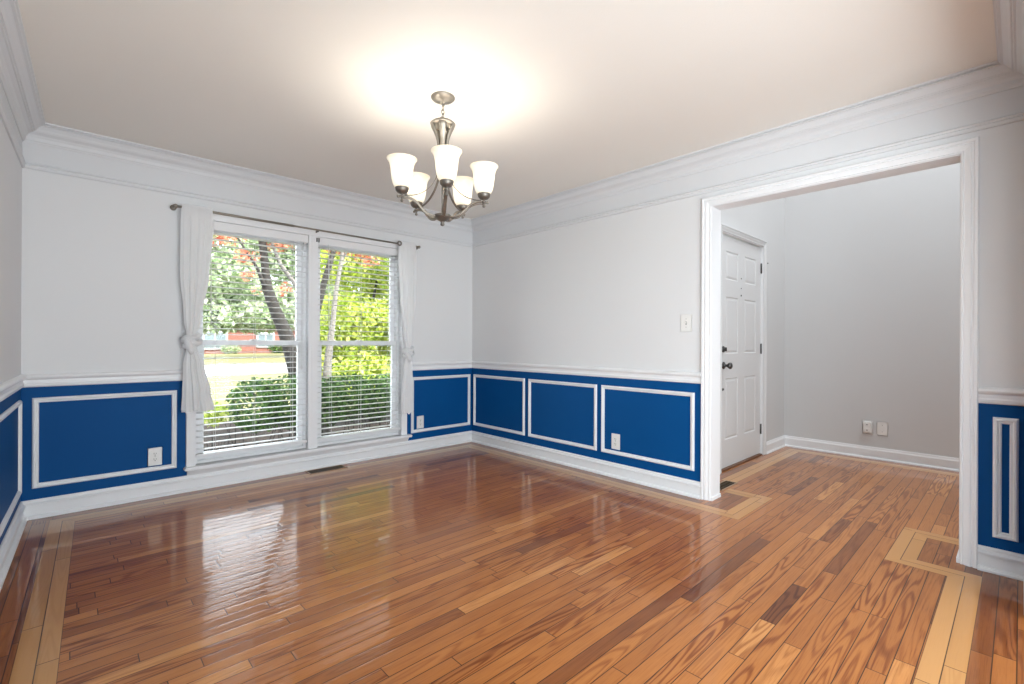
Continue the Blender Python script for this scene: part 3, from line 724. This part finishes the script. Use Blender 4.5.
# ---------------------------------------------------------------- front door
casing(DX1, DX0, 2.05, mE, 'white casing around the front door', prof=[(w*.9,d*.9) for w,d in cas], m=door_white)
jl = MB(); jl.box(DX0-.0,DX0+.006,YD,YD+.16,0,2.05); jl.box(DX1-.006,DX1,YD,YD+.16,0,2.05); jl.box(DX0,DX1,YD,YD+.16,2.044,2.05)
trim(jl, label='white front door jamb')
dr = empty('door_1', (DX0+.006,YD+.018,0)); struct(dr); dr['label'] = 'closed white six-panel front door in the foyer'
DW = DX1-DX0-.012
def door_slab():
    # face grid with recessed, raised-centre panels
    mb = MB(); z0, z1 = .018, 2.034; xs = [.130,.395,.545,.810]; sc = DW/.94; xs = [x*sc for x in xs]
    zr = [(.255,.790),(1.005,1.505),(1.655,1.905)]
    mb.box(0,DW,.006,.044,z0,z1)
    # stiles, rails in front
    for a,b in ((0,xs[0]),(xs[1],xs[2]),(xs[3],DW)): mb.box(a,b,0,.006,z0,z1)
    zz = [z0,.255,.790,1.005,1.505,1.655,1.905,z1]
    for a,b in ((xs[0],xs[1]),(xs[2],xs[3])):
        for k in range(0,8,2): mb.box(a,b,0,.006,zz[k],zz[k+1])
        for (c,d) in zr:
            i = .030; o_ = .012
            ring0 = [(a+o_,c+o_),(b-o_,c+o_),(b-o_,d-o_),(a+o_,d-o_)]; ring1 = [(a+i,c+i),(b-i,c+i),(b-i,d-i),(a+i,d-i)]
            vs = [(x,.006,z) for x,z in ring0]+[(x,.001,z) for x,z in ring1]
            mb.add(vs, [(0,1,5,4),(1,2,6,5),(2,3,7,6),(3,0,4,7),(4,5,6,7)])
            # sticking bevel
            ro = [(a,c),(b,c),(b,d),(a,d)]; ri = [(a+.008,c+.008),(b-.008,c+.008),(b-.008,d-.008),(a+.008,d-.008)]
            vs = [(x,.0002,z) for x,z in ro]+[(x,.006,z) for x,z in ri]
            mb.add(vs, [(0,1,5,4),(1,2,6,5),(2,3,7,6),(3,0,4,7)])
    return mb
door_slab().build('door_slab', door_white, dr, recalc=True)
RX = Matrix.Rotation(PI/2,3,'X')
kx = .085
MB().lathe((kx,0,.905), [(0,-.002),(.031,-.001),(.032,.006),(.024,.011),(.012,.014),(.011,.034),(.018,.040),(.027,.050),(.029,.060),(.024,.070),(.012,.076),(0,.077)], 24, RX).build('door_knob', steel_dark, dr)
MB().lathe((kx-.010,0,1.045), [(0,-.002),(.027,-.001),(.028,.008),(.020,.014),(.010,.016),(.009,.024),(0,.025)], 24, RX).bbox(kx-.014,kx-.006,-.034,-.018,1.028,1.062,.002).build('deadbolt', steel_dark, dr)
MB().lathe((kx-.012,0,.700), [(0,-.002),(.012,-.001),(.012,.004),(.007,.010),(0,.011)], 16, RX).build('door_lock_button', steel_dark, dr)
for z, r_ in ((1.690,.006),(1.600,.005),(1.535,.008)):
    MB().lathe((.462,0,z), [(0,-.002),(r_,-.001),(r_,.003),(r_*.5,.004),(0,.004)], 14, RX).build('peephole', steel_dark, dr)
for z in (.255,1.045,1.835):
    h = MB().tube([(DW+.002,-.006,z-.050),(DW+.002,-.006,z+.050)], .0065, 10); h.box(DW-.012,DW+.010,-.003,.001,z-.048,z+.048); h.build('hinge', steel_dark, dr)
hs = MB().tube([(DW+.004,-.010,1.888),(DW+.055,-.030,1.892),(DW+.080,-.034,1.893)], .0035, 8); hs.lathe((DW+.085,-.034,1.893),[(0,-.006),(.006,-.004),(.006,.004),(0,.006)],10,Matrix.Rotation(PI/2,3,'Y')); hs.build('hinge_pin_stop', steel_dark, dr)
MB().bbox(0,DW,-.020,.10,0,.012,.003).build('door_threshold', mat('threshold_oak', (.16,.07,.035), .4), dr)

# ---------------------------------------------------------------- outdoors
GZ = -.36
grass_m = noisy(mat('lawn_grass', rough=.95, spec=.1), (.115,.105,.042), (.17,.155,.075), 1.2, 6)
conc_m = noisy(mat('street_concrete', rough=.9, spec=.2), (.36,.35,.335), (.42,.41,.39), .8, 5)
mulch_m = noisy(mat('mulch_bed', rough=1, spec=.1), (.008,.006,.005), (.028,.020,.015), 30, 8, 1, 60)
gm = MB().box(-60,70,5.6,19.3,GZ-.3,GZ); struct(gm.build('ground_front_lawn', grass_m))
struct(MB().box(-60,90,19.3,29.5,GZ-.3,GZ-.02).build('ground_street', conc_m))
struct(MB().box(-80,120,29.5,110,GZ-.3,GZ).build('ground_far_lawn', grass_m))
struct(MB().box(-12,12,.17,5.6,GZ-.3,GZ+.01).build('ground_mulch_bed', mulch_m))
def leaves(nm, blobs, n, size, m, parent=None, seed=1, shell=.35, asp=.55, flat=.0):
    r = random.Random(seed); vs = []; fs = []
    vol = [b[3]*b[4]*b[5] for b in blobs]; tot = sum(vol)
    for bi, b in enumerate(blobs):
        for _ in range(int(n*vol[bi]/tot)):
            while True:
                d = Vector((r.gauss(0,1), r.gauss(0,1), r.gauss(0,1)))
                if d.length > .1: break
            d.normalize(); rad = (shell + (1-shell)*r.random())**.6
            p = Vector((b[0]+d.x*b[3]*rad, b[1]+d.y*b[4]*rad, b[2]+d.z*b[5]*rad))
            if p.z < GZ+.03: continue
            nn = (d + Vector((r.gauss(0,.8), r.gauss(0,.8), r.gauss(0,.8)))).normalized()
            t = nn.cross(Vector((r.gauss(0,1), r.gauss(0,1), r.gauss(0,1)))).normalized(); w = nn.cross(t)
            s = size*r.uniform(.6,1.3); k = len(vs)
            vs += [p-t*s, p+w*s*asp-t*s*.1+nn*s*.12, p+t*s, p-w*s*asp-t*s*.1+nn*s*.12]; fs.append((k,k+1,k+2,k+3))
    return MB().add(vs, fs).build(nm, m, parent, recalc=False)
def world(o, *a): return o
lg = leafmat('hedge_leaf', [(.015,.035,.008),(.04,.10,.018),(.09,.19,.035),(.20,.32,.08)], .25)
ly = leafmat('bright_leaf', [(.22,.36,.03),(.50,.62,.07),(.74,.80,.16),(.90,.90,.36)], .5)
lp = leafmat('pale_leaf', [(.20,.30,.12),(.40,.50,.27),(.58,.66,.42),(.74,.78,.58)], .45)
lr = leafmat('red_leaf', [(.55,.14,.08),(.75,.26,.16),(.85,.42,.28),(.75,.58,.34)], .5)
lyb = leafmat('yellow_fallen_leaf', [(.55,.42,.12),(.75,.65,.30),(.6,.6,.25)], .3)
# boxwood hedge under the windows
hg = empty('boxwood_hedge', (-1.1,1.45,GZ), 'dense green hedge seen through the lower window panes', 'hedge')
hb = []
for i in range(9):
    x = -1.78+i*.34 ; hb.append((x+1.1+rnd.uniform(-.04,.04), rnd.uniform(-.05,.05), .76+rnd.uniform(-.03,.03), .30, .42, .30))
h1 = leaves('foliage', [(b[0],b[1],b[2],b[3],b[4],b[5]) for b in hb], 20000, .022, lg, hg, 3, .5)
tw = MB()
for i in range(60):
    x = rnd.uniform(-.95,2.0); y = rnd.uniform(-.3,.3)
    tw.tube([(x*.97,y*.6,0),(x,y,.25),(x+rnd.uniform(-.12,.12),y+rnd.uniform(-.1,.1),.62)], [.010,.007,.003], 5)
tw.build('twigs', bark_shaded, hg)
lv = MB(); 
vs = []; fs = []
for i in range(420):
    x = rnd.uniform(-3.4,1.5); y = rnd.uniform(.4,1.5); z = GZ+.02+rnd.uniform(0,.02); s = rnd.uniform(.012,.03); a = rnd.uniform(0,6.28); k = len(vs)
    c_, s_ = math.cos(a)*s, math.sin(a)*s
    vs += [(x-c_,y-s_,z),(x+s_*.6,y-c_*.6,z+.012),(x+c_,y+s_,z),(x-s_*.6,y+c_*.6,z+.01)]; fs.append((k,k+1,k+2,k+3))
tag(MB().add(vs, fs).build('fallen_leaves', lyb, recalc=False), 'yellow fallen leaves scattered on the mulch under the hedge', 'leaves', kind='stuff')
# low pale plant left of the hedge
pl = empty('low_shrub', (-2.22,1.25,GZ), 'small yellow-green shrub at the left end of the hedge', 'shrub')
leaves('foliage', [(-.02,0,.74,.13,.13,.12)], 240, .032, ly, pl, 5, .2)
tw = MB()
for i in range(9): tw.tube([(rnd.uniform(-.03,.03),rnd.uniform(-.03,.03),0),(rnd.uniform(-.12,.12),rnd.uniform(-.1,.1),.5)], [.008,.003], 5)
tw.build('stems', bark_shaded, pl)
# japanese maple with red leaves: dark curving trunk
mt = empty('maple_tree', (-1.1,2.1,GZ), 'dark curving tree trunk with reddish leaves seen through the left window', 'tree')
O = Vector((-1.1,2.1,GZ))
def rel(pts): return [Vector(p)-O for p in pts]
tk = MB().tube(rel([(-1.02,2.2,GZ-.05),(-1.10,2.1,.25),(-1.19,2.0,.68),(-1.265,2,.99),(-1.347,2,1.236),(-1.451,2,1.476),(-1.541,2,1.735),(-1.563,2,1.95),(-1.597,2,2.3),(-1.58,2.05,3.0),(-1.35,2.1,3.8)]), [.12,.105,.10,.09,.078,.068,.060,.045,.042,.036,.03], 14)
tk.build('trunk', bark_shaded, mt)
MB().tube(rel([(-1.53,2,1.70),(-1.60,1.97,1.80),(-1.66,1.95,1.95),(-1.9,1.9,2.3)]), [.05,.026,.018,.010], 8).build('branch', bark_shaded, mt)
MB().tube(rel([(-1.05,2.1,.1),(-1.04,2.1,1.1),(-.93,2.05,1.5),(-.87,2,1.83),(-.78,2,2.14),(-.70,2,2.44),(-.5,2.1,2.9)]), [.05,.05,.045,.04,.036,.03,.02], 10).build('branch', bark_shaded, mt)
MB().tube(rel([(-.93,2.06,1.49),(-1.012,2,1.52),(-1.196,2,1.775),(-1.396,2,2.04),(-1.60,1.95,2.5)]), [.03,.032,.03,.024,.012], 10).build('branch', bark_pale, mt)
leaves('foliage', [(-.83,-.1,2.32+.36,.20,.25,.12),(-.68,-.1,2.08+.36,.16,.2,.10),(-.66,-.1,1.86+.36,.10,.15,.08),(-.56,-.1,1.70+.36,.07,.1,.06),(-.30,-.1,2.28+.36,.20,.2,.12),(-.20,0,1.75+.36,.10,.15,.09),(-.95,-.1,2.2+.36,.08,.1,.06),(-.15,0,2.95,.7,.5,.30),(.75,.1,2.86,.5,.4,.22),(-1.2,0,2.95,.5,.4,.28),(.45,0,2.72,.25,.2,.1),(.9,.0,2.62,.2,.2,.12)], 6500, .030, lr, mt, 8, .1)
pt = empty('crape_myrtle_tree', (-.75,2.0,GZ), 'pale mottled slender trunk seen through the right window', 'tree'); O = Vector((-.75,2.0,GZ))
MB().tube(rel([(-.84,2.05,GZ-.05),(-.84,2.0,.4),(-.80,2.0,.9),(-.775,2.0,1.12),(-.742,2,1.38),(-.703,2,1.776),(-.637,2,2.15),(-.61,2,2.38),(-.50,2.05,3.0)]), [.06,.055,.05,.042,.034,.028,.026,.022,.02], 12).build('trunk', bark_pale, pt)
MB().tube(rel([(-.637,2,2.15),(-.55,2.0,2.32),(-.37,2.0,2.38),(-.08,2.0,2.24)]), [.018,.016,.012,.006], 8).build('branch', bark_pale, pt)
MB().tube(rel([(-.78,2.0,1.12),(-.72,1.97,1.09),(-.64,1.95,1.02)]), [.03,.022,.012], 8).build('branch', bark_pale, pt)
# big bright shrub outside right window
bs = empty('leafy_tree', (.75,3.9,GZ), 'bright yellow-green leafy tree filling the right window', 'tree')
MB().tube([(0,0,-.05),(.05,0,.8),(-.05,.1,1.6),(.1,0,2.6)], [.06,.05,.035,.02], 10).build('trunk', bark_shaded, bs)
bb = []
rr = random.Random(21)
for i in range(68): bb.append((rr.uniform(-.75,2.4), rr.uniform(-.5,.6), rr.uniform(.75,3.6), rr.uniform(.35,.6), rr.uniform(.35,.5), rr.uniform(.25,.42)))
for q in range(11): bb.append((-.7+.32*q, rr.uniform(-.3,.3), rr.uniform(1.35,1.75), .42, .4, .34))
leaves('foliage', bb, 52000, .046, ly, bs, 12, .3)
# far trees
def tree(x, y, h, rad, m, label, seed, n=15000, leaf=.27, z0=3.3):
    t = empty('tree', (x,y,GZ), label, 'tree', 'trees across the street'); r = random.Random(seed)
    MB().tube([(0,0,-.1),(.1,0,h*.3),(-.1,.1,h*.6),(0,0,h*.8)], [rad*.032,rad*.028,rad*.02,rad*.01], 8).build('trunk', bark_shaded, t)
    bl = [(r.uniform(-.75,.75)*rad, r.uniform(-.4,.4)*rad, r.uniform(z0,h*.9), rad*r.uniform(.3,.45), rad*.3, r.uniform(1.1,1.6)) for _ in range(26)]
    bl += [(rad*(-.9+.36*q), -.2*rad, z0+r.uniform(-.2,.5), rad*.32, rad*.25, 1.1) for q in range(6)]
    leaves('foliage', bl, n, leaf, m, t, seed, .3); return t
for i, (x, y, h, rad, m_, lb) in enumerate([(2.6,40,12,5.5,lp,'pale green tree across the street, leftmost in the left window'),(12.6,41,13,5.5,lp,'pale green tree across the street, behind the dark curving trunk'),
        (22.5,40,12,5.5,lp,'pale green tree across the street, behind the bright tree in the right window'),(15,76,18,9,lp,'tall pale tree rising behind the brick house')]):
    tree(x, y, h, rad, m_, lb, 40+i, z0=3.3 if i in (0,1,2,4) else 2.2)
# brick house across the street
hs_ = empty('brick_house', (6,58,GZ), 'red brick house with white windows across the street', 'house')
brick = noisy(mat('far_brick', rough=.9), (.16,.06,.045), (.24,.10,.075), 3, 5)
MB().box(-14,12,0,9,0,3.2).build('walls', brick, hs_)
roofm = mat('far_roof', (.22,.20,.19), .9)
MB().add([(-14.6,-.6,3.2),(12.6,-.6,3.2),(12.6,9.6,3.2),(-14.6,9.6,3.2),(-14.6,4.5,6.4),(12.6,4.5,6.4)],[(0,1,5,4),(2,3,4,5),(0,4,3),(1,2,5),(0,3,2,1)]).build('roof', roofm, hs_)
white_far = mat('far_white_trim', (.40,.42,.425), .6); glass_far = mat('far_window_dark', (.10,.13,.14), .1)
for a,b,z0,z1 in ((-11.4,-9.6,.7,2.5),(-8.3,-5.6,.2,2.7),(-3.2,-1.4,.7,2.5),(1.5,4.0,.5,2.6),(7,9,.7,2.5)):
    w = MB().box(a,b,-.12,0,z0,z1).build('window', white_far, hs_)
    MB().box(a+.2,(a+b)/2-.08,-.16,-.12,z0+.2,z1-.2).box((a+b)/2+.08,b-.2,-.16,-.12,z0+.2,z1-.2).build('pane', glass_far, w)
for i,(x, s) in enumerate(((-.5,1.3),(4,1.1),(9,1.2))):
    q = empty('foundation_shrub', (6+x,56.4,GZ), ['leftmost round shrub before the brick house','middle round shrub before the brick house','rightmost round shrub before the brick house'][i], 'shrub', 'shrubs before the brick house')
    leaves('foliage', [(0,0,s*.5,s,s*.7,s*.6)], 500, .14, lp if i%2 else lg, q, 70+i, .3)
    MB().tube([(0,0,-.05),(0,0,.6)], [.06,.03], 6).build('stem', bark_shaded, q)
